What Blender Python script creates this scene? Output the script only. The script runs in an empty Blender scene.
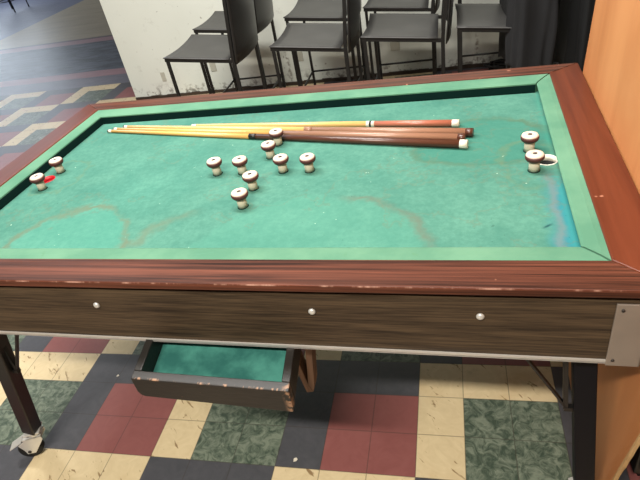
import bpy, bmesh, math, random
from mathutils import Vector, Matrix
random.seed(7)
PI = math.pi
C = bpy.context.scene.collection
T = 0.13                                   # floor tile side

# ------------------------------------------------------------------ node helper
class MatB:
    def __init__(s, name):
        s.m = bpy.data.materials.new(name); s.m.use_nodes = True
        s.nt = s.m.node_tree; s.b = s.nt.nodes['Principled BSDF']
        s.tc = s.nt.nodes.new('ShaderNodeTexCoord')
    def _in(s, sock, v):
        if isinstance(v, (int, float)): sock.default_value = v
        elif isinstance(v, tuple):
            sock.default_value = v if len(v) == len(sock.default_value) else tuple(v) + (1,)
        else: s.nt.links.new(v, sock)
    def math(s, op, a, b=None, c=None, clamp=False):
        n = s.nt.nodes.new('ShaderNodeMath'); n.operation = op; n.use_clamp = clamp
        for k, v in enumerate((a, b, c)):
            if v is not None: s._in(n.inputs[k], v)
        return n.outputs[0]
    def add(s, a, b): return s.math('ADD', a, b)
    def sub(s, a, b): return s.math('SUBTRACT', a, b)
    def mul(s, a, b): return s.math('MULTIPLY', a, b)
    def lt(s, a, b): return s.math('LESS_THAN', a, b)
    def gt(s, a, b): return s.math('GREATER_THAN', a, b)
    def step(s, v, lo, hi):                 # smooth ramp lo->hi => 0->1 (lo may exceed hi)
        n = s.nt.nodes.new('ShaderNodeMapRange'); n.interpolation_type = 'SMOOTHSTEP'
        s._in(n.inputs['Value'], v)
        if lo < hi: a, b, c, d = lo, hi, 0., 1.
        else: a, b, c, d = hi, lo, 1., 0.
        for k, q in zip(('From Min', 'From Max', 'To Min', 'To Max'), (a, b, c, d)): n.inputs[k].default_value = q
        return n.outputs[0]
    def band(s, v, c, w):                   # bump of half-width w around c
        return s.step(s.math('ABSOLUTE', s.sub(v, c)), w, 0.0)
    def xyz(s, sock=None):
        n = s.nt.nodes.new('ShaderNodeSeparateXYZ'); s.nt.links.new(sock or s.tc.outputs['Object'], n.inputs[0])
        return n.outputs
    def vec(s, x, y, z=0.0):
        n = s.nt.nodes.new('ShaderNodeCombineXYZ')
        for k, v in enumerate((x, y, z)): s._in(n.inputs[k], v)
        return n.outputs[0]
    def scaled(s, sx, sy, sz, loc=(0, 0, 0)):
        n = s.nt.nodes.new('ShaderNodeMapping'); s.nt.links.new(s.tc.outputs['Object'], n.inputs[0])
        n.inputs['Scale'].default_value = (sx, sy, sz); n.inputs['Location'].default_value = loc
        return n.outputs[0]
    def noise(s, scale, vec=None, detail=4, rough=.55, dist=0.0, col=False):
        n = s.nt.nodes.new('ShaderNodeTexNoise'); s.nt.links.new(vec or s.tc.outputs['Object'], n.inputs['Vector'])
        n.inputs['Scale'].default_value = scale; n.inputs['Detail'].default_value = detail
        n.inputs['Roughness'].default_value = rough; n.inputs['Distortion'].default_value = dist
        return n.outputs['Color' if col else 'Fac']
    def white(s, vec):
        n = s.nt.nodes.new('ShaderNodeTexWhiteNoise'); s.nt.links.new(vec, n.inputs['Vector']); return n.outputs['Value']
    def wave(s, scale, vec=None, dist=2., detail=2., dscale=1., dir='Y'):
        n = s.nt.nodes.new('ShaderNodeTexWave'); s.nt.links.new(vec or s.tc.outputs['Object'], n.inputs['Vector'])
        n.bands_direction = dir
        n.inputs['Scale'].default_value = scale; n.inputs['Distortion'].default_value = dist
        n.inputs['Detail'].default_value = detail; n.inputs['Detail Scale'].default_value = dscale
        return n.outputs['Fac']
    def mix(s, f, a, b, mode='MIX'):
        n = s.nt.nodes.new('ShaderNodeMix'); n.data_type = 'RGBA'; n.blend_type = mode
        s._in(n.inputs[0], f)
        for k, v in ((6, a), (7, b)):
            if isinstance(v, tuple): n.inputs[k].default_value = tuple(v) + (1,) if len(v) == 3 else v
            else: s.nt.links.new(v, n.inputs[k])
        return n.outputs[2]
    def out(s, col=None, rough=.5, metal=0., bump=None, bs=.2, bd=.002, spec=None, coat=None):
        if col is not None: s._in(s.b.inputs['Base Color'], col)
        s._in(s.b.inputs['Roughness'], rough); s.b.inputs['Metallic'].default_value = metal
        if spec is not None: s.b.inputs['Specular IOR Level'].default_value = spec
        if coat is not None:
            s.b.inputs['Coat Weight'].default_value = coat; s.b.inputs['Coat Roughness'].default_value = .25
        if bump is not None:
            n = s.nt.nodes.new('ShaderNodeBump'); n.inputs['Strength'].default_value = bs; n.inputs['Distance'].default_value = bd
            s.nt.links.new(bump, n.inputs['Height']); s.nt.links.new(n.outputs[0], s.b.inputs['Normal'])
        return s.m

def rgb(r, g, b):                           # sRGB 0-255 -> linear
    f = lambda c: c/12.92 if c <= .04045 else ((c+.055)/1.055)**2.4
    return tuple(f(v/255) for v in (r, g, b))

def plain(name, c, rough=.5, metal=0., var=.12, scale=30, spec=None):
    b = MatB(name); n = b.noise(scale)
    col = b.mix(n, tuple(v*(1-var) for v in c), tuple(min(1, v*(1+var)) for v in c))
    return b.out(col, rough, metal, n, .08, .001, spec)

M = {}
# ---- floor: checkerboard of 3x3 tile blocks, each an L of one colour round a 2x2 square of another
def floor_mat():
    b = MatB('floor_tiles'); x, y, z = b.xyz()
    u = b.math('DIVIDE', x, T); v = b.math('DIVIDE', b.mul(y, -1.), T)
    iu = b.math('FLOOR', u); iv = b.math('FLOOR', v)
    U = b.math('FLOOR', b.math('DIVIDE', u, 3.)); V = b.math('FLOOR', b.math('DIVIDE', v, 3.))
    par = b.math('FLOORED_MODULO', b.add(U, V), 2.)
    mu = b.math('FLOORED_MODULO', iu, 3.); mv = b.math('FLOORED_MODULO', iv, 3.)
    L = b.math('MINIMUM', b.add(b.lt(mu, .5), b.lt(mv, .5)), 1.)
    rnd = b.white(b.vec(iu, iv)); 
    n1 = b.noise(16, dist=2.5, detail=5); n2 = b.noise(60, detail=3); n3 = b.noise(5)
    shift = b.vec(b.add(b.mul(x, 1.), b.mul(rnd, 7.)), y, b.mul(rnd, 11.))
    vein = b.noise(30, shift, detail=7, rough=.65, dist=1.4)
    flek = b.noise(38, b.vec(b.add(b.mul(b.add(x, y), 1.2), b.mul(rnd, 5.)), b.mul(b.sub(x, y), .35), rnd), detail=3, dist=.6)
    cream = b.mix(n1, rgb(196, 176, 138), rgb(222, 204, 166))
    cream = b.mix(b.mul(b.step(flek, .62, .70), .85), cream, rgb(126, 96, 58))
    cream = b.mix(b.mul(b.step(n3, .55, .8), .35), cream, rgb(172, 132, 74))
    green = b.mix(b.step(vein, .35, .68), rgb(60, 74, 62), rgb(120, 130, 114))
    dark = b.mix(b.add(b.mul(n1, .6), b.mul(n2, .25)), rgb(56, 58, 62), rgb(90, 89, 95))
    red = b.mix(b.add(b.mul(n1, .5), b.mul(n3, .4)), rgb(118, 66, 63), rgb(152, 95, 92))
    pa = b.mix(L, green, cream); pb = b.mix(L, red, dark)
    col = b.mix(par, pa, pb)
    col = b.mix(b.mul(b.sub(rnd, .5), .25), col, (.9, .9, .9), 'MULTIPLY')
    fu = b.math('FRACT', u); fv = b.math('FRACT', v)
    eu = b.math('MINIMUM', fu, b.sub(1., fu)); ev = b.math('MINIMUM', fv, b.sub(1., fv))
    e = b.math('MINIMUM', eu, ev)
    seam = b.step(e, .016, .004)
    col = b.mix(b.mul(seam, .55), col, rgb(60, 52, 44))
    scuff = b.step(b.noise(9, detail=8, rough=.7), .62, .75)
    col = b.mix(b.mul(scuff, .22), col, rgb(70, 62, 56))
    # border bands beyond the tiling
    n4 = b.noise(7, b.vec(b.mul(x, .5), b.mul(y, 2.)), detail=5, dist=.8)
    grey = b.mix(n4, rgb(78, 78, 92), rgb(122, 120, 132))
    pink = b.mix(n4, rgb(128, 96, 106), rgb(168, 132, 138))
    band = b.mix(b.step(n4, .3, .75), rgb(38, 48, 62), rgb(92, 100, 114))
    beige = b.mix(b.noise(5, b.vec(b.mul(x, .35), b.mul(y, 1.6)), detail=5), rgb(128, 118, 100), rgb(176, 164, 138))
    blue = b.mix(n4, rgb(72, 80, 104), rgb(112, 118, 142))
    w = b.mul(b.sub(b.noise(3), .5), .03); yy = b.add(y, w)
    col = b.mix(b.gt(yy, 24*T), col, grey)
    col = b.mix(b.gt(yy, 3.39), col, pink)
    col = b.mix(b.gt(yy, 3.575), col, band)
    col = b.mix(b.gt(yy, 4.74), col, pink)
    far = b.gt(yy, 4.95)
    edge = b.mul(b.step(b.math('ABSOLUTE', b.sub(yy, 4.95)), .05, .02), 1.)
    bb = b.mix(b.lt(b.add(x, w), -5.88), beige, blue)
    col = b.mix(far, col, bb)
    col = b.mix(b.mul(edge, .8), col, rgb(54, 50, 64))
    rough = b.add(.34, b.mul(n1, .22))
    h = b.sub(b.mul(n2, .2), seam)
    return b.out(col, rough, bump=h, bs=.25, bd=.001)
M['floor'] = floor_mat()

def wall_mat():
    b = MatB('painted_plaster'); x, y, z = b.xyz()
    n = b.noise(2.2, detail=6); n2 = b.noise(12, detail=6, rough=.65)
    col = b.mix(n, rgb(206, 209, 198), rgb(222, 225, 216))
    col = b.mix(b.mul(b.step(n2, .58, .72), .25), col, rgb(150, 148, 136))
    low = b.mul(b.step(z, .14, .0), b.step(b.noise(14, detail=7, rough=.7), .5, .62))
    col = b.mix(b.mul(low, .9), col, rgb(70, 58, 44))
    for sx in (-.452, .30, -1.03):          # dirty trickles down the paint
        st = b.mul(b.band(b.add(x, b.mul(b.sub(n2, .5), .05)), sx, .022), b.mul(b.step(b.noise(34, detail=4), .42, .6), b.step(z, .30, .18)))
        col = b.mix(b.mul(st, .8), col, rgb(92, 78, 60))
    chip = b.step(b.noise(26, detail=2, rough=.4), .735, .76)
    col = b.mix(b.mul(chip, .6), col, rgb(120, 112, 100))
    return b.out(col, .55, bump=n2, bs=.25, bd=.004)
M['wall'] = wall_mat()
M['plate'] = plain('painted_over_plate', rgb(176, 174, 160), .5)

def wood(name, c1, c2, axis, rough=.32, fine=55., along=1.2, spec=.5, wear=None, coat=None, streak=.5, warm=None, edge=None):
    b = MatB(name)
    sc = {'x': (along, fine, fine), 'y': (fine, along, fine), 'z': (fine, fine, along)}[axis]
    g = b.noise(1., b.scaled(*sc), detail=5, rough=.6, dist=.4)
    sc2 = tuple(v*.22 for v in sc); g2 = b.noise(1., b.scaled(*sc2), detail=3, dist=.6)
    f = b.step(b.add(b.mul(g, streak), b.mul(g2, 1-streak)), .32, .68)
    col = b.mix(f, c1, c2)
    if warm: col = b.mix(b.mul(b.step(b.noise(6, detail=5), .45, .7), .7), col, warm)
    if wear:
        x, y, z = b.xyz()
        s = b.step(b.noise(40, b.scaled(.25 if axis == 'x' else 1, .25 if axis == 'y' else 1, 1), detail=2), .74, .77)
        s2 = b.step(b.noise(24, detail=2.5), .71, .75)
        col = b.mix(b.mul(b.math('MAXIMUM', s, s2), .7), col, wear)
    if edge is not None:                    # edge highlight painted along the long front edge, broken up like rubbed wear
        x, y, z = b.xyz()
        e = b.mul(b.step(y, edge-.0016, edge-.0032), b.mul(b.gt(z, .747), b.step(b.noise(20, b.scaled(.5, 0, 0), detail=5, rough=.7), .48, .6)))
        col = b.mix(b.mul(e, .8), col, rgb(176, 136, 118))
    return b.out(col, b.add(rough, b.mul(g, .15)), bump=g, bs=.15, bd=.0008, coat=coat, spec=spec)
mah = dict(rough=.3, spec=.22, along=2.5, wear=rgb(178, 122, 98), coat=.0)
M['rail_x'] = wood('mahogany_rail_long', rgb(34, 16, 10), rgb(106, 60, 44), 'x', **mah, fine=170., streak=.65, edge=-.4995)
M['rail_y'] = wood('mahogany_rail_short', rgb(70, 28, 14), rgb(100, 48, 28), 'y', **mah, streak=.35)
M['apron_x'] = wood('dark_laminate_long', rgb(34, 25, 17), rgb(84, 68, 50), 'x', rough=.45, fine=300., along=9., streak=.6, spec=.3)
M['apron_y'] = wood('dark_laminate_short', rgb(34, 25, 17), rgb(84, 68, 50), 'y', rough=.45, fine=300., along=9., streak=.6, spec=.3)
M['ply'] = wood('orange_plywood', rgb(176, 108, 60), rgb(202, 136, 84), 'z', rough=.45, fine=9., warm=rgb(190, 122, 72))
M['ply_edge'] = wood('raw_ply_edge', rgb(172, 132, 84), rgb(214, 178, 126), 'z', rough=.7, fine=60.)
M['raw_wood'] = wood('chipped_wood', rgb(84, 62, 48), rgb(164, 126, 100), 'z', rough=.6, fine=40.)
M['brown_wall'] = wood('brown_panelling', rgb(72, 52, 30), rgb(98, 74, 44), 'z', rough=.5, fine=30.)

# ---- felt bed with tide marks
def felt_mat():
    b = MatB('stained_green_cloth'); x, y, z = b.xyz()
    n = b.noise(7, detail=7, rough=.68); n2 = b.noise(70, detail=3); n3 = b.noise(2.3, detail=4); fib = b.noise(260, detail=2)
    wob = b.mul(b.sub(b.noise(11, detail=5, rough=.6), .5), .11)
    col = b.mix(b.step(n, .25, .75), rgb(62, 114, 100), rgb(84, 134, 117))
    col = b.mix(b.mul(b.step(n3, .45, .7), .3), col, rgb(70, 134, 118))
    n4 = b.noise(64, detail=5, rough=.75)
    col = b.mix(b.step(n4, .35, .68), b.mix(.28, col, rgb(30, 86, 76)), col)
    def ell(cx, cy, rx, ry):
        dx = b.math('DIVIDE', b.sub(x, cx), rx); dy = b.math('DIVIDE', b.sub(y, cy), ry)
        d = b.math('SQRT', b.add(b.mul(dx, dx), b.mul(dy, dy)))
        return b.add(d, b.math('DIVIDE', wob, min(rx, ry)))
    def fill(c, amt, *a):
        nonlocal col
        col = b.mix(b.mul(b.step(ell(*a), 1.04, .96), amt), col, c)
    def tide(c, amt, w, sel, *a):
        nonlocal col
        e = b.mul(b.band(ell(*a), 1.0, w), amt)
        if sel is not None: e = b.mul(e, sel)
        e = b.mul(e, b.step(n, .25, .6))
        col = b.mix(e, col, c)
    brown = rgb(92, 104, 84)
    fill(rgb(40, 106, 92), .55, .56, .09, .16, .135)
    fill(rgb(70, 142, 124), .3, -.40, -.345, .17, .17)
    fill(rgb(74, 136, 117), .3, .2, -.42, .27, .27)
    tide(brown, .8, .11, None, -.40, -.36, .165, .185)
    tide(brown, .6, .16, b.mul(b.step(y, -.36, -.33), b.step(x, -.07, -.13)), -.02, -.37, .2, .17)
    tide(rgb(92, 92, 78), .7, .09, b.step(x, .22, .30), .2, -.42, .27, .27)
    tide(rgb(70, 100, 80), .85, .13, None, .56, .09, .16, .135)
    tide(rgb(86, 110, 84), .5, .12, None, -.63, -.0, .07, .10)
    tide(rgb(86, 110, 84), .6, .2, None, .66, -.03, .065, .10)
    blue = b.mul(b.step(b.add(x, wob), .66, .715), b.step(y, -.05, -.16))
    col = b.mix(b.mul(blue, .8), col, rgb(34, 116, 130))
    red = b.mul(b.band(b.add(x, b.mul(wob, .6)), .697, .016), b.step(y, -.06, -.12))
    col = b.mix(b.mul(red, .6), col, rgb(104, 112, 112))
    edge = b.math('MAXIMUM', b.step(y, -.36, -.385), b.step(x, .70, .72))
    col = b.mix(b.mul(edge, .25), col, rgb(58, 150, 130))
    cont = b.mul(b.band(b.noise(2.6, b.scaled(1, 1, 1, (3.1, 1.7, 0)), detail=6, rough=.6), .5, .009), .3)
    col = b.mix(cont, col, brown)
    sp = b.step(b.noise(95, detail=1), .76, .79)
    col = b.mix(b.mul(sp, .5), col, rgb(24, 66, 60))
    sp2 = b.step(b.noise(70, b.scaled(1, 1, 1, (5, 2, 1)), detail=1), .79, .81)
    col = b.mix(b.mul(sp2, .6), col, rgb(170, 200, 180))
    tear = b.mul(b.band(b.add(y, b.mul(b.sub(x, .672), -.7)), -.285, .006), b.band(x, .675, .014))
    col = b.mix(tear, col, rgb(10, 62, 66))
    return b.out(col, .85, bump=b.add(b.mul(n2, .5), b.mul(fib, .6)), bs=.25, bd=.001, spec=.25)
M['felt'] = felt_mat()
def cush_mat():
    b = MatB('faded_cushion_cloth')
    n = b.noise(7, detail=5); f = b.noise(150, detail=2)
    col = b.mix(b.step(n, .3, .7), rgb(74, 120, 97), rgb(94, 136, 110))
    col = b.mix(b.mul(b.step(b.noise(30, detail=3), .66, .76), .35), col, rgb(78, 120, 88))
    return b.out(col, .8, bump=f, bs=.15, bd=.001, spec=.25)
M['cushion'] = cush_mat()
M['cushion_shade'] = plain('shaded_cushion_face', rgb(8, 34, 32), .9, spec=.1)  # same green cloth, with the shade on the nose face put into its colour
M['tray_felt'] = (lambda b: b.out(b.mix(b.step(b.noise(14, detail=5), .35, .68), rgb(34, 88, 82), rgb(66, 128, 116)), .85, spec=.25))(MatB('tray_cloth'))
def tray_mat():
    b = MatB('chipped_black_paint'); n = b.noise(24, detail=5); n2 = b.noise(120, b.scaled(.3, 1, 1), detail=3)
    x, y, z = b.xyz()
    zz = b.add(z, b.mul(b.sub(x, .2), .016))
    edge = b.mul(b.step(b.math('ABSOLUTE', b.sub(zz, .5745)), .0022, .0008), b.step(y, -.594, -.597))
    rub = b.mul(edge, b.step(b.noise(60, b.scaled(1, .2, .2), detail=5, rough=.75), .52, .6))
    end = b.mul(b.mul(b.step(x, .188, .203), b.step(y, -.575, -.595)), b.step(b.noise(55, detail=4), .47, .56))
    spk = b.step(b.noise(130, detail=2), .74, .78)
    col = b.mix(n, rgb(11, 10, 9), rgb(30, 27, 24))
    col = b.mix(b.mul(n2, .25), col, rgb(58, 52, 46))
    col = b.mix(b.math('MAXIMUM', b.mul(spk, .5), b.math('MAXIMUM', b.mul(rub, .8), b.mul(end, .85))), col, rgb(158, 120, 92))
    return b.out(col, .5, bump=n2, bs=.3, bd=.002)
M['tray'] = tray_mat()
M['black_metal'] = plain('black_metal', rgb(20, 18, 17), .4, 0., .2)
M['navy_metal'] = plain('black_leg_paint', rgb(8, 9, 16), .6, 0., .2, spec=.2)
M['alu'] = plain('brushed_aluminium', rgb(196, 192, 186), .4, .4, .08, 120)
M['plate_metal'] = plain('dull_corner_metal', rgb(150, 140, 130), .5, .55, .15, 14)
M['chrome'] = plain('chrome', rgb(205, 205, 205), .22, 1., .05)
M['zinc'] = plain('zinc_caster', rgb(214, 213, 208), .3, .45, .1)
M['rubber'] = plain('black_rubber', rgb(16, 15, 14), .7)
M['cap'] = (lambda b: b.out(b.mix(b.step(b.noise(45, detail=4), .5, .72), rgb(208, 188, 172), rgb(176, 148, 130)), .45))(MatB('aged_ivory_plastic'))
M['ring'] = plain('dark_red_rubber_ring', rgb(78, 36, 31), .5, 0., .25, 60)
M['post'] = plain('dirty_cream_post', rgb(196, 188, 166), .6, 0., .15, 60)
M['cup_white'] = plain('white_plastic_liner', rgb(222, 216, 200), .4)
M['cup_red'] = plain('red_plastic_liner', rgb(176, 24, 34), .45)
M['cup_dark'] = plain('dark_hole', rgb(12, 12, 11), .8)
M['screw'] = plain('screw_dark', rgb(40, 34, 30), .5)
def shaft(name, c1, c2):
    b = MatB(name); g = b.noise(1., b.scaled(2, 90, 90), detail=3)
    return b.out(b.mix(g, c1, c2), .35, coat=.2)
M['maple'] = shaft('maple_shaft', rgb(196, 140, 72), rgb(232, 182, 108))
M['maple_pale'] = shaft('pale_maple_shaft', rgb(206, 158, 92), rgb(238, 196, 128))
M['butt_dark'] = shaft('dark_mahogany_butt', rgb(50, 26, 18), rgb(92, 52, 36))
M['butt_mid'] = shaft('brown_butt', rgb(112, 78, 62), rgb(166, 124, 98))
M['butt_red'] = shaft('orange_red_butt', rgb(140, 78, 60), rgb(178, 108, 84))
M['cue_white'] = plain('white_cue_cap', rgb(216, 208, 192), .4)
M['cue_black'] = plain('black_cue_band', rgb(24, 18, 15), .4)
def leather(name, c, r=.5):
    b = MatB(name); n = b.noise(6, detail=5); g = b.noise(220, detail=2)
    return b.out(b.mix(b.step(n, .3, .75), tuple(v*.8 for v in c), tuple(v*1.2 for v in c)), r, bump=g, bs=.1, bd=.0006)
M['sling_seat'] = leather('charcoal_sling_seat', rgb(62, 61, 60), .5)
M['sling_back'] = leather('black_sling_back', rgb(36, 35, 34), .38)
M['filler'] = plain('black_filler_paint', rgb(16, 14, 13), .5)
M['stool'] = plain('stool_black_frame', rgb(17, 16, 15), .45)
M['jacket_grey'] = leather('charcoal_cloth', rgb(20, 20, 22), .95)
M['jacket_black'] = leather('black_cloth', rgb(12, 13, 14), .95)
M['base'] = plain('dark_baseboard', rgb(56, 44, 34), .6, 0., .5, 20)

# ------------------------------------------------------------------ mesh helpers
def box(bm, x0, x1, y0, y1, z0, z1, mi=0):
    vs = [bm.verts.new((x, y, z)) for z in (z0, z1) for x, y in ((x0, y0), (x1, y0), (x1, y1), (x0, y1))]
    for f in ((3, 2, 1, 0), (4, 5, 6, 7), (0, 1, 5, 4), (1, 2, 6, 5), (2, 3, 7, 6), (3, 0, 4, 7)):
        bm.faces.new([vs[i] for i in f]).material_index = mi
    return vs
def hexa(bm, lo, hi, mi=0):                # two quads (bottom, top)
    vs = [bm.verts.new(p) for p in list(lo)+list(hi)]
    for f in ((3, 2, 1, 0), (4, 5, 6, 7), (0, 1, 5, 4), (1, 2, 6, 5), (2, 3, 7, 6), (3, 0, 4, 7)):
        bm.faces.new([vs[i] for i in f]).material_index = mi
def bar(bm, a, b, w, d, up=(0, 1, 0)):     # rectangular bar a->b
    a, b = Vector(a), Vector(b); t = (b-a).normalized(); s = Vector(up).cross(t)
    if s.length < 1e-4: s = Vector((1, 0, 0)).cross(t)
    s.normalize(); n = t.cross(s)
    q = lambda p: [p+s*sx*w/2+n*sy*d/2 for sx, sy in ((-1, -1), (1, -1), (1, 1), (-1, 1))]
    hexa(bm, q(a), q(b))
def tube(bm, pts, r, seg=10):
    pts = [Vector(p) for p in pts]; rings = []
    rr = r if isinstance(r, (list, tuple)) else [r]*len(pts)
    up = None
    for i, p in enumerate(pts):
        t = (pts[min(i+1, len(pts)-1)]-pts[max(i-1, 0)]).normalized()
        if up is None: up = Vector((0, 0, 1)) if abs(t.z) < .9 else Vector((1, 0, 0))
        s = up.cross(t).normalized(); n = t.cross(s); up = n
        rings.append([bm.verts.new(p+(s*math.cos(2*PI*k/seg)+n*math.sin(2*PI*k/seg))*rr[i]) for k in range(seg)])
    for a, b in zip(rings, rings[1:]):
        for k in range(seg): bm.faces.new((a[k], a[(k+1) % seg], b[(k+1) % seg], b[k])).smooth = True
    bm.faces.new(rings[0][::-1]); bm.faces.new(rings[-1])
def lathe(bm, prof, seg=24, o=(0, 0, 0), axis='z', closed=True):
    rings = []
    def P(r, h, k):
        c, s = r*math.cos(2*PI*k/seg), r*math.sin(2*PI*k/seg)
        v = {'z': (c, s, h), 'x': (h, c, s), 'y': (s, h, c)}[axis]
        return (v[0]+o[0], v[1]+o[1], v[2]+o[2])
    for r, h in prof: rings.append([bm.verts.new(P(max(r, 1e-5), h, k)) for k in range(seg)])
    for a, b in zip(rings, rings[1:]):
        for k in range(seg): bm.faces.new((a[k], a[(k+1) % seg], b[(k+1) % seg], b[k])).smooth = True
    if closed:
        bm.faces.new(rings[0][::-1]); bm.faces.new(rings[-1])
def prism(bm, poly, y0, y1):               # polygon in (x,z) extruded along y
    a = [bm.verts.new((x, y0, z)) for x, z in poly]; b = [bm.verts.new((x, y1, z)) for x, z in poly]
    n = len(poly)
    bm.faces.new(a); bm.faces.new(b[::-1])
    for k in range(n): bm.faces.new((a[k], b[k], b[(k+1) % n], a[(k+1) % n]))
def obj(name, bm, mats, parent=None, bevel=0, seg=2, smooth=False):
    bmesh.ops.recalc_face_normals(bm, faces=bm.faces[:])
    me = bpy.data.meshes.new(name); bm.to_mesh(me); bm.free()
    for m in (mats if isinstance(mats, (list, tuple)) else [mats]): me.materials.append(M[m])
    if smooth:
        for p in me.polygons: p.use_smooth = True
    o = bpy.data.objects.new(name, me); C.objects.link(o)
    if parent: o.parent = parent
    if bevel:
        md = o.modifiers.new('bevel', 'BEVEL'); md.width = bevel; md.segments = seg; md.limit_method = 'ANGLE'; md.angle_limit = .6
    return o
def thing(name, label, cat, loc=(0, 0, 0), rz=0, group=None):
    o = bpy.data.objects.new(name, None); C.objects.link(o); o.empty_display_size = .1
    o.location = loc; o.rotation_euler = (0, 0, rz); o['label'] = label; o['category'] = cat
    if group: o['group'] = group
    return o
def tag(o, label, cat, group=None):
    o['label'] = label; o['category'] = cat
    if group: o['group'] = group
    return o
def struct(name, bm, m, **k):
    o = obj(name, bm, m, **k); o['kind'] = 'structure'; return o
NB = bmesh.new
def children(o): return [c for c in C.objects if c.parent == o]
def dup(root, loc, rz, label, group):
    kids = children(root)
    r = root.copy(); C.objects.link(r); r.location = loc; r.rotation_euler = (0, 0, rz); r['label'] = label; r['group'] = group
    for k in kids:
        c = k.copy(); C.objects.link(c); c.parent = r
        for g in children(k):
            d = g.copy(); C.objects.link(d); d.parent = c
    return r

# ------------------------------------------------------------------ setting
bm = NB(); box(bm, -11, 1.12, -3.2, 13, -.06, 0); struct('floor', bm, 'floor')
WY = 2.648
bm = NB(); box(bm, -2.338, 1.12, WY, WY+.16, 0, 2.7); struct('wall_back', bm, 'wall')
bm = NB(); box(bm, 1.04, 1.12, -3.2, WY, 0, 2.7); struct('wall_right', bm, 'brown_wall')
bm = NB()
xs = [-2.335+.07*k for k in range(49)]
for k in range(48):
    h = .020+.008*random.random()
    a, b2 = xs[k], xs[k+1]
    if b2 > 1.035: break
    box(bm, a, b2, WY-.012, WY, 0, h)
struct('baseboard_back', bm, 'base')
for k, (x, z, w, h, lab) in enumerate(((-2.04, .165, .036, .07, 'painted-over plate low on the pale wall, leftmost of the four'),
                      (-1.613, .20, .046, .07, 'painted-over plate on the wall between the first stool\'s legs'),
                      (-.942, .205, .066, .068, 'painted-over plate on the wall behind the second stool from the left'),
                      (-.247, .203, .064, .062, 'painted-over plate on the wall under the third front stool'))):
    bm = NB(); box(bm, x-w/2, x+w/2, WY-.006, WY, z-h/2, z+h/2)
    tag(obj('wall_plate', bm, 'plate', bevel=.003), lab, 'wall plate', 'painted-over wall plates')

# ------------------------------------------------------------------ the table
CTR = (-.37608, .032095, 0); TH = -.031109
table = thing('bumper_pool_table', 'green cloth bumper pool table with mahogany rails and dark laminate sides', 'game table', CTR, TH)
HT = .75; BED = .717
OX0, OX1, OY0, OY1 = -.838, .840, -.503, .494     # outer rim
IX0, IX1, IY0, IY1 = -.755, .755, -.428, .428     # rim / cushion joint
NX0, NX1, NY0, NY1 = -.712, .716, -.385, .371     # cushion noses
HOLES = ((-.674, -.014, .024), (.701, -.022, .026))
# bed with two real holes
def ring_pts(cx, cy, r, n=28): return [(cx+r*math.cos(2*PI*k/n), cy+r*math.sin(2*PI*k/n)) for k in range(n)]
bm = NB()
def loop(pts, z):
    vs = [bm.verts.new((x, y, z)) for x, y in pts]
    return vs, [bm.edges.new((vs[k], vs[(k+1) % len(vs)])) for k in range(len(vs))]
rect = [(IX0, IY0), (IX1, IY0), (IX1, IY1), (IX0, IY1)]
ov, oe = loop(rect, BED)
hl = [loop(ring_pts(*h), BED) for h in HOLES]
bmesh.ops.triangle_fill(bm, use_beauty=True, edges=oe+[e for h in hl for e in h[1]])
for vs in [ov]+[h[0] for h in hl]:
    lo = [bm.verts.new((v.co.x, v.co.y, BED-.022)) for v in vs]
    for k in range(len(vs)): bm.faces.new((vs[k], vs[(k+1) % len(vs)], lo[(k+1) % len(vs)], lo[k]))
obj('bed', bm, 'felt', table)
for (cx, cy, r), mt, lab in ((HOLES[0], 'cup_red', 'red-lined pocket hole'), (HOLES[1], 'cup_white', 'white-lined pocket hole')):
    red = mt == 'cup_red'; dz = .014
    bm = NB()
    lathe(bm, [(r-.0003, BED-.021), (r-.0003, BED+.0008), (r-.0022, BED+.0012), (r-.0026, BED-dz), (r-.0015, BED-dz-.001)], 28, (cx, cy, 0), closed=False)
    cup = obj('pocket', bm, mt, table); cup['label'] = lab
    bm = NB(); lathe(bm, [(.001, BED-(.012 if red else .05)), (r-.0028, BED-(.012 if red else .05)), (r-.0028, BED-dz), (r-.001, BED-dz), (r-.001, BED-.055), (.001, BED-.055)], 28, (cx, cy, 0), closed=False)
    obj('pocket_well', bm, 'cup_red' if red else 'cup_dark', cup)
# cushions (mitred) and rails (mitred)
def mitred(name, prof, A, a, B, b, mats, gapA=0., gapB=0., bevel=0, face_from=None):
    # prof: (s along outer->inner, z); A,B outer corners; a,b inner corners
    A, a, B, b = (Vector((*p, 0)) for p in (A, a, B, b)); d = (B-A).normalized()
    bm = NB(); r0 = []; r1 = []
    for s, z in prof:
        p = A.lerp(a, s)+d*gapA; q = B.lerp(b, s)-d*gapB
        r0.append(bm.verts.new((p.x, p.y, z))); r1.append(bm.verts.new((q.x, q.y, z)))
    n = len(prof)
    for k in range(n):
        f = bm.faces.new((r0[k], r1[k], r1[(k+1) % n], r0[(k+1) % n]))
        if face_from is not None and face_from[0] <= k <= face_from[1]: f.material_index = 1
    bm.faces.new(r0[::-1]); bm.faces.new(r1)
    return obj(name, bm, mats, table, bevel=bevel)
o = [(IX0, IY0), (IX1, IY0), (IX1, IY1), (IX0, IY1)]
i_ = [(NX0, NY0), (NX1, NY0), (NX1, NY1), (NX0, NY1)]
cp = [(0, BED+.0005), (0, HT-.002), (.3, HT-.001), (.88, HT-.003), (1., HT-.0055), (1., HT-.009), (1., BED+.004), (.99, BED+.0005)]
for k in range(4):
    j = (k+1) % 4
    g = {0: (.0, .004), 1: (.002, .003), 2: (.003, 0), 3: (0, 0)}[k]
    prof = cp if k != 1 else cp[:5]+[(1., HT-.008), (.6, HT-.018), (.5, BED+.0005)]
    mitred('cushion', prof, o[k], i_[k], o[j], i_[j], ['cushion', 'cushion_shade'], *g, face_from=(5, 7))
O = [(OX0, OY0), (OX1, OY0), (OX1, OY1), (OX0, OY1)]
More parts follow.
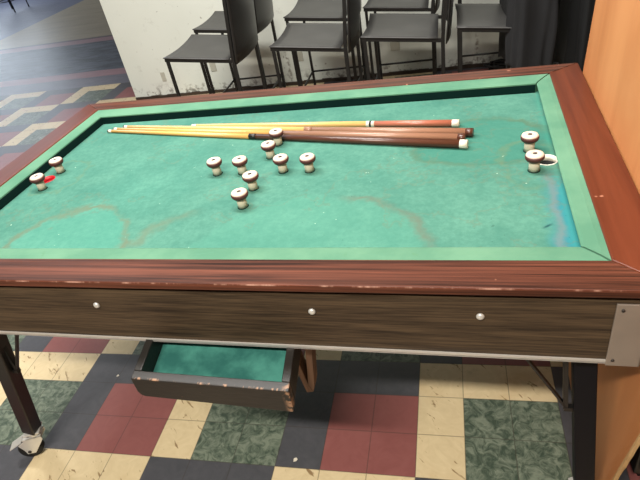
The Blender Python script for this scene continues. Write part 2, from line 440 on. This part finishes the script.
rp = [(0, HT-.017), (0, HT), (1, HT), (1, HT-.017)]
for k in range(4):
    j = (k+1) % 4
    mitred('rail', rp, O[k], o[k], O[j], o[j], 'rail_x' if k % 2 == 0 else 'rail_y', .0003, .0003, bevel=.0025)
# aprons
AB, AT = .588, .7215
for nm, dims, mt in (('x', (-.80, .80, -.500, -.480), 'apron_x'), ('x', (-.80, .80, .456, .476), 'apron_x'),
                     ('y', (-.80, -.78, -.479, .455), 'apron_y'), ('y', (.78, .80, -.479, .455), 'apron_y')):
    bm = NB(); box(bm, *dims, AB, AT); obj('apron', bm, mt, table)
bm = NB()
for d in ((-.79, .79, -.488, -.478), (-.79, .79, .456, .466), (-.79, -.78, -.478, .456), (.78, .79, -.478, .456)): box(bm, *d, AT+.0003, HT-.0173)
obj('shade_strip', bm, 'rubber', table)  # black strip added for the shade in the gap under the rim
bm = NB()
box(bm, -.800, .752, -.5035, -.5005, AB-.003, AB+.004); box(bm, -.800, .752, -.5035, -.478, AB-.004, AB-.0005)
tr = obj('edge_trim', bm, 'alu', table); tr['label'] = 'thin aluminium strip along the lower edge'
for s in (-1, 1):
    bm = NB()
    x0, x1 = (.752, .8045) if s > 0 else (-.8045, -.752)
    box(bm, x0, x1, -.5045, -.5005, AB-.008, AT)
    box(bm, .8005 if s > 0 else -.8045, .8045 if s > 0 else -.8005, -.5045, -.45, AB-.008, AT)
    p = obj('corner_plate', bm, 'plate_metal', table, bevel=.0012)
    for z in (AB+.006, AT-.012):
        bm = NB(); lathe(bm, [(.003, 0), (.0028, -.0014), (.0012, -.0022)], 12, (s*.762, -.5045, z), 'y'); obj('screw', bm, 'screw', p)
for x in (-.66, -.218, .248, .547):
    bm = NB(); lathe(bm, [(.0072, 0), (.007, -.002), (.005, -.0042), (.002, -.005)], 16, (x, -.5, .684), 'y'); obj('bolt', bm, 'zinc', table)
# legs with casters and braces
def leg(top, bot, sgn, front, mt):
    bm = NB(); bar(bm, top, bot, .040, .040, up=(0, 1, 0))
    lg = obj('leg', bm, mt, table, bevel=.003)
    bx, by, bz = bot; rot = Matrix.Rotation(math.radians(24), 4, 'Z')
    def put(nm, bm, mt, bev=0):              # built about the swivel axis, then turned and set under the leg
        bmesh.ops.transform(bm, matrix=Matrix.Translation((bx, by, 0)) @ rot, verts=bm.verts[:])
        return obj(nm, bm, mt, lg, bevel=bev)
    wx, wz, wr = -.036, .036, .0358
    bm = NB()                                # swivel plate, bearing and fork
    box(bm, -.024, .024, -.022, .022, bz-.005, bz)
    lathe(bm, [(.017, bz-.020), (.021, bz-.015), (.021, bz-.006), (.016, bz-.005)], 18)
    for q in (-1, 1):
        y0 = q*.0185-.0013; y1 = y0+.0026
        prism(bm, [(-.024, bz-.018), (.020, bz-.018), (.020, bz-.034), (wx+.014, wz-.012), (wx-.010, wz-.010), (wx-.012, wz+.010), (wx-.020, wz+.034)], y0, y1)
    box(bm, -.036, .020, -.0198, .0198, bz-.023, bz-.018)
    put('caster_fork', bm, 'zinc', .001)
    bm = NB(); lathe(bm, [(.006, -.0145), (.031, -.0145), (wr, -.009), (wr, .009), (.031, .0145), (.006, .0145)], 30, (wx, 0, wr+.0002), 'y')
    put('caster_wheel', bm, 'rubber')
    bm = NB(); lathe(bm, [(.005, -.0225), (.005, .0225)], 12, (wx, 0, wr), 'y'); put('axle', bm, 'screw')
    bm = NB(); y_ = .016
    hexa(bm, [(wx-.052, -y_, wz+.020), (wx-.008, -y_, wz+.040), (wx-.008, y_, wz+.040), (wx-.052, y_, wz+.020)],
             [(wx-.052, -y_, wz+.0225), (wx-.008, -y_, wz+.044), (wx-.008, y_, wz+.044), (wx-.052, y_, wz+.0225)])
    put('brake_lever', bm, 'zinc', .001)
    # folding brace: a V of two flat bars meeting on the leg
    t = Vector(top).lerp(Vector(bot), .48); inn = -1 if bx > 0 else 1
    m = t+Vector((inn*.032, 0, 0))
    bm = NB()
    bar(bm, (m.x, m.y, m.z), (m.x+inn*.125, m.y, AB+.012), .0045, .010)
    bar(bm, (m.x+inn*.002, m.y, m.z), (m.x+inn*.026, m.y, AB+.08), .009, .010)
    box(bm, min(m.x-.005, t.x), max(m.x+.005, t.x), m.y-.006, m.y+.006, m.z-.006, m.z+.004)
    obj('brace', bm, 'black_metal', lg)
leg((.722, -.45, .64), (.776, -.45, .118), 1, True, 'navy_metal')
leg((-.598, -.45, .64), (-.746, -.45, .108), -1, True, 'black_metal')
leg((.700, .41, .64), (.745, .41, .118), 1, False, 'navy_metal')
leg((-.620, .41, .64), (-.716, .41, .118), -1, False, 'black_metal')
# bumpers: post, dark ring, ivory cap, screw
BP = [(-.118, -.023), (-.045, -.023), (.012, -.106), (.012, -.188), (.010, .058), (.068, -.024), (.140, -.027), (.010, .135),
      (.668, .026), (.670, -.068), (-.655, .030), (-.650, -.068)]
def bumper(x, y, tx, ty):
    z = BED
    bm = NB(); lathe(bm, [(.0120, z+.0018), (.0116, z+.012), (.0118, z+.0275)], 20)
    p = obj('bumper', bm, 'post', table); p.location = (x, y, 0)
    bm = NB(); lathe(bm, [(.0135, z+.0003), (.0135, z+.0010), (.0125, z+.0016)], 20); obj('base_washer', bm, 'cushion_shade', p)  # dark base disc, its near-black colour also holding the shade round the post
    bm = NB(); lathe(bm, [(.0124, z+.0255), (.0178, z+.0275), (.0203, z+.0315), (.0210, z+.0350), (.0205, z+.0378), (.0190, z+.0388), (.017, z+.0389)], 24)
    obj('rubber_ring', bm, 'ring', p)
    bm = NB(); lathe(bm, [(.0190, z+.0384), (.0192, z+.0398), (.0178, z+.0424), (.012, z+.0440), (.0060, z+.0436), (.0052, z+.0425)], 24)
    obj('cap', bm, 'cap', p)
    bm = NB(); lathe(bm, [(.0048, z+.0426), (.0048, z+.0432), (.002, z+.0434)], 12); obj('screw', bm, 'screw', p)
for k, (x, y) in enumerate(BP): bumper(x, y, 0, 0)
# ball return tray slung under the near side
bm = NB()
tx0, tx1, ty0, ty1, tb, tt = -.127, .206, -.600, -.330, .522, .5745
th_ = .017
prism(bm, [(tx0+.012, tb-.002), (tx1-.003, tb-.010), (tx1, tb), (tx1, tt), (tx0, tt), (tx0, tb+.012), (tx0+.004, tb+.003)], ty0, ty0+.020)
box(bm, tx0, tx0+th_, ty0+.0205, ty1, tb, tt)
box(bm, tx1-th_, tx1, ty0+.0205, ty1, tb, tt)
box(bm, tx0+th_, tx1-th_, ty1-.015, ty1, tb, tt)
box(bm, tx0+th_, tx1-th_, ty0+.0205, ty1-.015, tb, tb+.006)
def slope(bm):                               # the tray runs downhill towards the front, a little askew
    for v in bm.verts:
        d = v.co.y+.6
        v.co.z += .105*d-.016*(v.co.x-.2); v.co.x -= .115*d
slope(bm)
tray = obj('ball_tray', bm, 'tray', table, bevel=.002); tray['label'] = 'chipped black wooden tray lined with green cloth'
bm = NB(); box(bm, tx0+th_+.0005, tx1-th_-.0005, ty0+.021, ty1-.0155, tb+.0062, tb+.009); slope(bm); obj('cloth_lining', bm, 'tray_felt', tray)
# chipped wooden V bracket beside it
bm = NB()
prism(bm, [(.136, .600), (.151, .600), (.176, .400), (.183, .376), (.168, .372)], -.446, -.414)
prism(bm, [(.2005, .600), (.216, .600), (.190, .400), (.184, .376), (.1765, .401)], -.446, -.414)
obj('bracket', bm, 'raw_wood', table)

# ------------------------------------------------------------------ things on and by the table
def loc2w(x, y, z): 
    c, s = math.cos(TH), math.sin(TH); return Vector((CTR[0]+c*x-s*y, CTR[1]+s*x+c*y, z))
def cue(butt, tip, label, bmat, smat, joint, endmat, fer, rb=.0112, rt=.0052, fancy=None):
    a = loc2w(*butt, BED+rb+.0003); b = loc2w(*tip, BED+rt+.0003); d = b-a; L = d.length
    t = thing('cue', label, 'pool cue', group='cues lying on the cloth')
    t.matrix_world = Matrix.Translation(a) @ d.to_track_quat('X', 'Z').to_matrix().to_4x4()
    R = lambda u: rb+(rt-rb)*u/L
    j = joint*L; e = .019
    def seg(nm, u0, u1, mt, dr=0., n=2, lab=None):
        bm = NB(); tube(bm, [(u0+(u1-u0)*k/(n-1), 0, 0) for k in range(n)], [R(u0+(u1-u0)*k/(n-1))+dr for k in range(n)], 16)
        o_ = obj(nm, bm, mt, t)
        if lab: o_['label'] = lab
        return o_
    seg('end_cap', 0, e, endmat)
    seg('butt', e, j-.012, bmat, -.0001)
    jc = seg('joint_collar', j-.012, j+.012, {'white_joint': 'cue_white', 'k': 'cue_black'}.get(fer, fer), .0003)
    if fer == 'white_joint':
        seg_bm = NB(); tube(seg_bm, [(j-.003, 0, 0), (j+.003, 0, 0)], R(j)+.0006, 16); obj('band', seg_bm, 'cue_black', jc)
    seg('shaft', j+.012, L-.018, smat, -.0001)
    f_ = seg('ferrule', L-.018, L-.004, 'cue_white')
    seg('tip', L-.004, L, 'cue_black' if fer != 'white_joint' else 'cue_white', -.0003)
    return t
cue((.528, .053), (-.647, .297), 'dark mahogany-butted cue with a white end cap, nearest the camera', 'butt_dark', 'maple', .518, 'cue_white', 'k')
cue((.523, .088), (-.632, .310), 'brown-butted cue with a dark end, lying right behind the white-capped nearest cue', 'butt_mid', 'maple', .47, 'butt_dark', 'butt_mid')
cue((.542, .117), (-.600, .323), 'brown-butted cue with a dark end reaching furthest to the right', 'butt_mid', 'maple_pale', .40, 'butt_dark', 'butt_mid')
cue((.507, .180), (-.329, .293), 'short pale cue with orange-red butt and white joint, furthest from the camera', 'butt_red', 'maple_pale', .29, 'cue_white', 'white_joint', rb=.0098)

# plywood board leaning against the table's right end
def board():
    t = thing('plywood_board', 'orange plywood board standing against the right end of the pool table', 'board', CTR, TH)
    xb, xt, z1 = .812, .8425, .75; sl = (xt-xb)/z1; zt = 1.62; th = .009
    X = lambda z: xb+sl*z
    YN = lambda z: -.443-.176*z
    YF = lambda z: .476-.07*z
    bm = NB()
    hexa(bm, [(X(0), YN(0), 0), (X(0)+th, YN(0), 0), (X(0)+th, YF(0), 0), (X(0), YF(0), 0)],
         [(X(zt), YN(zt), zt), (X(zt)+th, YN(zt), zt), (X(zt)+th, YF(zt), zt), (X(zt), YF(zt), zt)])
    obj('face', bm, 'ply', t)
    n = 60; bm = NB(); random.seed(3); r0 = []
    for k in range(n+1):
        z = zt*k/n; y = YN(z)
        w = .003+.004*random.random()
        r0.append([bm.verts.new(q) for q in ((X(z), y, z), (X(z), y-w, z), (X(z)+th, y-w*.8, z), (X(z)+th, y, z))])
    for a, b in zip(r0, r0[1:]):
        for k in range(4): bm.faces.new((a[k], a[(k+1) % 4], b[(k+1) % 4], b[k]))
    bm.faces.new(r0[0]); bm.faces.new(r0[-1][::-1])
    e = obj('raw_edge', bm, 'ply_edge', t); e['label'] = 'pale splintered edge'
board()

# black box added to fill the dark corner beyond the board
cab = thing('filler', 'black filler box added behind the lower edge of the plywood board, bottom right corner', 'filler', (.73, -.10, 0))
bm = NB(); box(bm, -.21, .21, -.26, .30, .04, .72); obj('body', bm, 'filler', cab, bevel=.004)
bm = NB(); box(bm, -.20, .20, -.30, -.2605, .06, .70); obj('filler_front', bm, 'filler', cab, bevel=.004)
bm = NB(); box(bm, -.19, .19, -.24, .28, 0, .0395); obj('filler_base', bm, 'rubber', cab)
# paper chips on the floor
for x, y, s, lab in ((-.334, -.367, .007, 'small cream paint chip on the dark tile right of the tray'), (-1.045, -.099, .005, 'tiny white chip on the dark tile left of the tray')):
    bm = NB()
    a = [bm.verts.new((x+s*dx, y+s*dy, .0008)) for dx, dy in ((-.7, -.9), (.5, -.5), (.8, .4), (.1, 1.0), (-.8, .5))]
    b = [bm.verts.new((v.co.x, v.co.y, .0022)) for v in a]
    bm.faces.new(a[::-1]); bm.faces.new(b)
    for k in range(5): bm.faces.new((a[k], a[(k+1) % 5], b[(k+1) % 5], b[k]))
    tag(obj('paint_chip', bm, 'cue_white'), lab, 'paint chip')

# ------------------------------------------------------------------ stools
SW, SD, ZF, ZB, ZT = .41, .35, .632, .588, 1.06
GF = 'black sling stools in front of the wall'
def make_stool():
    t = thing('stool', '', 'stool')
    h = SW/2; q = .010
    for s in (-1, 1):
        bm = NB(); bar(bm, (.0, s*(h-q), 0), (.0, s*(h-q), ZF-.008), .0145, .0145); obj('leg', bm, 'stool', t)
    for s in (-1, 1):
        bm = NB(); bar(bm, (SD, s*(h-q), 0), (SD+.008, s*(h-q), ZB), .017, .017); bar(bm, (SD+.008, s*(h-q), ZB), (SD+.06, s*(h-q), ZT), .016, .016)
        obj('leg', bm, 'stool', t)
    for s in (-1, 1):
        bm = NB(); bar(bm, (-.012, s*(h-q), ZF-.006), (SD, s*(h-q), ZB-.006), .016, .012); obj('seat_rail', bm, 'stool', t)
    def sheet(fn, nu, nv, mt, nm):
        bm = NB(); g = [[bm.verts.new(fn(u/nu, v/nv)) for v in range(nv+1)] for u in range(nu+1)]
        for u in range(nu):
            for v in range(nv): bm.faces.new((g[u][v], g[u+1][v], g[u+1][v+1], g[u][v+1])).smooth = True
        o_ = obj(nm, bm, mt, t); md = o_.modifiers.new('solid', 'SOLIDIFY'); md.thickness = .005; md.offset = 1
    sag = lambda v: 1-(2*v-1)**2
    sheet(lambda u, v: (-.016+u*(SD+.002)+.008*sag(v)*(1-u)**3, -h+SW*v, ZF+(ZB-ZF)*u+.004-.010*sag(v)*(1-.45*u)), 8, 14, 'sling_seat', 'seat')
    sheet(lambda u, v: (SD+.020+.052*u+.022*sag(v), -h+SW*v, ZB-.022+(ZT-.01-ZB+.022)*u), 8, 14, 'sling_back', 'backrest')
    z = .18
    for a, b in (((0, -h+q), (0, h-q)), ((SD, -h+q), (SD, h-q)), ((0, -h+q), (SD, -h+q)), ((0, h-q), (SD, h-q))):
        bm = NB(); tube(bm, [(a[0], a[1], z), (b[0], b[1], z)], .0065, 8); obj('stretcher', bm, 'stool', t)
    return t
st = make_stool()
FY, BY = 1.434+SW/2, 1.960+SW/2
st.location = (-1.31, FY, 0); st['label'] = 'black stool at the left end of the front row, before the bare wall'; st['group'] = GF
dup(st, (-.726, FY-.018, 0), 0, 'black stool second from left in the front row, its narrow back turned right', GF)
dup(st, (-.27, FY-.035, 0), 0, 'black stool third from left in the front row with a scuffed seat', GF)
dup(st, (.165, FY-.055, 0), 0, 'black stool at the right of the front row, dark garment over its back', GF)
dup(st, (-1.352, BY, 0), 0, 'black stool in the back row behind the leftmost front stool', GF)
dup(st, (-.785, BY+.005, 0), 0, 'black stool in the back row behind the second front stool', GF)
dup(st, (-.325, BY-.005, 0), 0, 'black stool in the back row behind the third front stool', GF)
dup(st, (.180, BY+.0, 0), 0, 'black stool in the back row behind the stool with the garment', GF)
dup(st, (-7.13, 7.735, 0), PI, 'dark stool far off on the bluish floor, top left corner', 'stools across the room')

# dark garments hung over the right hand stool and the wall hook
def garment(name, cx, y0, y1, z0, z1, w, mt, seed, label, hem=.03, lean=0.):
    random.seed(seed); n = 64; bm = NB(); rings = []
    ph = [random.random()*6 for _ in range(6)]
    L = y1-y0; nz = 22
    for k in range(nz+1):
        u = k/nz; z = z0+(z1-z0)*u; ring = []
        shrink = 1 if u < .88 else math.sqrt(max(0.02, 1-((u-.88)/.12)**2))
        for i in range(n):
            a = 2*PI*i/n; ca, sa = math.cos(a), math.sin(a)
            px = math.copysign(abs(ca)**.6, ca)*w/2; py = math.copysign(abs(sa)**.35, sa)*L/2
            f = (1-u)*.8+.25
            r = .012*f*math.sin(7*a+ph[0]+1.3*u)+.009*f*math.sin(13*a+ph[1]-2*u)+.006*math.sin(4*a+ph[2]+5*u)
            r += .006*math.sin(11*u+3*a+ph[3])
            zz = z
            if k == 0: zz += hem*math.sin(2*a+ph[4])+.5*hem*math.sin(5*a+ph[5])
            ring.append(bm.verts.new((cx+lean*(1-u)+(px+ca*r)*max(shrink, .25), (y0+y1)/2+(py+sa*r)*(1 if u < .95 else .97), zz)))
        rings.append(ring)
    for a, b in zip(rings, rings[1:]):
        for i in range(n): bm.faces.new((a[i], a[(i+1) % n], b[(i+1) % n], b[i])).smooth = True
    bm.faces.new(rings[-1])
    o_ = obj(name, bm, mt); md = o_.modifiers.new('solid', 'SOLIDIFY'); md.thickness = .004; md.offset = -1
    return tag(o_, label, 'garment', 'dark garments beside the stools')
garment('jacket', .470, 1.33, 1.85, .39, 1.11, .20, 'jacket_grey', 4, 'charcoal garment draped over the back of the right front stool', hem=.05)
garment('jacket', .735, 1.40, 1.95, .30, 1.12, .16, 'jacket_black', 9, 'black garment hanging between the charcoal garment and the plywood board')
# stand that carries the second garment
rk = thing('coat_stand', 'thin metal stand under the black garment by the plywood board', 'coat stand', (.735, 1.68, 0))
bm = NB(); tube(bm, [(0, -.2, 0.004), (0, -.2, 1.085)], .008, 10); obj('post', bm, 'zinc', rk)
bm = NB(); tube(bm, [(0, .2, 0.004), (0, .2, 1.085)], .008, 10); obj('post', bm, 'zinc', rk)
bm = NB(); tube(bm, [(0, -.2, 1.085), (0, .2, 1.085)], .009, 10); obj('top_bar', bm, 'zinc', rk)
bm = NB(); tube(bm, [(-.10, -.2, .009), (.10, -.2, .009)], .008, 10); tube(bm, [(-.10, .2, .009), (.10, .2, .009)], .008, 10); obj('foot', bm, 'zinc', rk)
# black cable bundle at the foot of the wall
random.seed(12); bm = NB()
pts = []
for k in range(90):
    a = k*.62; r = .05+.03*math.sin(k*.41)
    pts.append((.50+r*1.9*math.cos(a)+.02*math.sin(k*.3), 2.54+r*.7*math.sin(a), .008+.028*(.5+.5*math.sin(k*1.1))+.0003*k))
tube(bm, pts, .007, 8)
tag(obj('cable_bundle', bm, 'rubber'), 'tangled black cable heaped at the foot of the wall by the garments', 'cable')

# ------------------------------------------------------------------ camera
def make_cam():
    a, b, c = .95870031, .29752445, -.20010793
    R = Matrix.Rotation(b, 3, 'Z') @ Matrix.Rotation(a, 3, 'X') @ Matrix.Rotation(c, 3, 'Z')
    cd = bpy.data.cameras.new('camera'); co = bpy.data.objects.new('camera', cd); C.objects.link(co)
    co.matrix_world = Matrix.Translation((.11457231, -1.1792055, 1.36410474)) @ R.to_4x4()
    cd.sensor_width = 36; cd.sensor_fit = 'HORIZONTAL'; cd.lens = 36*541.534/640; cd.clip_start = .02
    bpy.context.scene.camera = co
make_cam()

# ------------------------------------------------------------------ light
def area(name, loc, target, sx, sy, power, col):
    l = bpy.data.lights.new(name, 'AREA'); l.shape = 'RECTANGLE'; l.size = sx; l.size_y = sy; l.energy = power; l.color = col
    o_ = bpy.data.objects.new(name, l); C.objects.link(o_); o_.location = loc
    o_.rotation_euler = (Vector(target)-Vector(loc)).to_track_quat('-Z', 'Y').to_euler()
area('ceiling_lamp', (-.45, -1.9, 2.65), (-.45, -1.7, 0), 1.2, .12, 122, (1, .93, .82))
area('ceiling_lamp', (-.85, .35, 2.75), (-.6, 1.45, 0), 2.6, .35, 135, (1, .98, .94))
area('window_daylight', (-9.6, 8.2, 2.1), (-.8, .6, .4), 3.6, 2.2, 170, (.78, .88, 1))
w = bpy.data.worlds.new('world'); bpy.context.scene.world = w; w.use_nodes = True
w.node_tree.nodes['Background'].inputs[0].default_value = (1, .98, .95, 1)
w.node_tree.nodes['Background'].inputs[1].default_value = .14
vs = bpy.context.scene.view_settings
vs.view_transform = 'Standard'; vs.look = 'None'; vs.gamma = 1; vs.exposure = 0.0; vs.use_curve_mapping = False
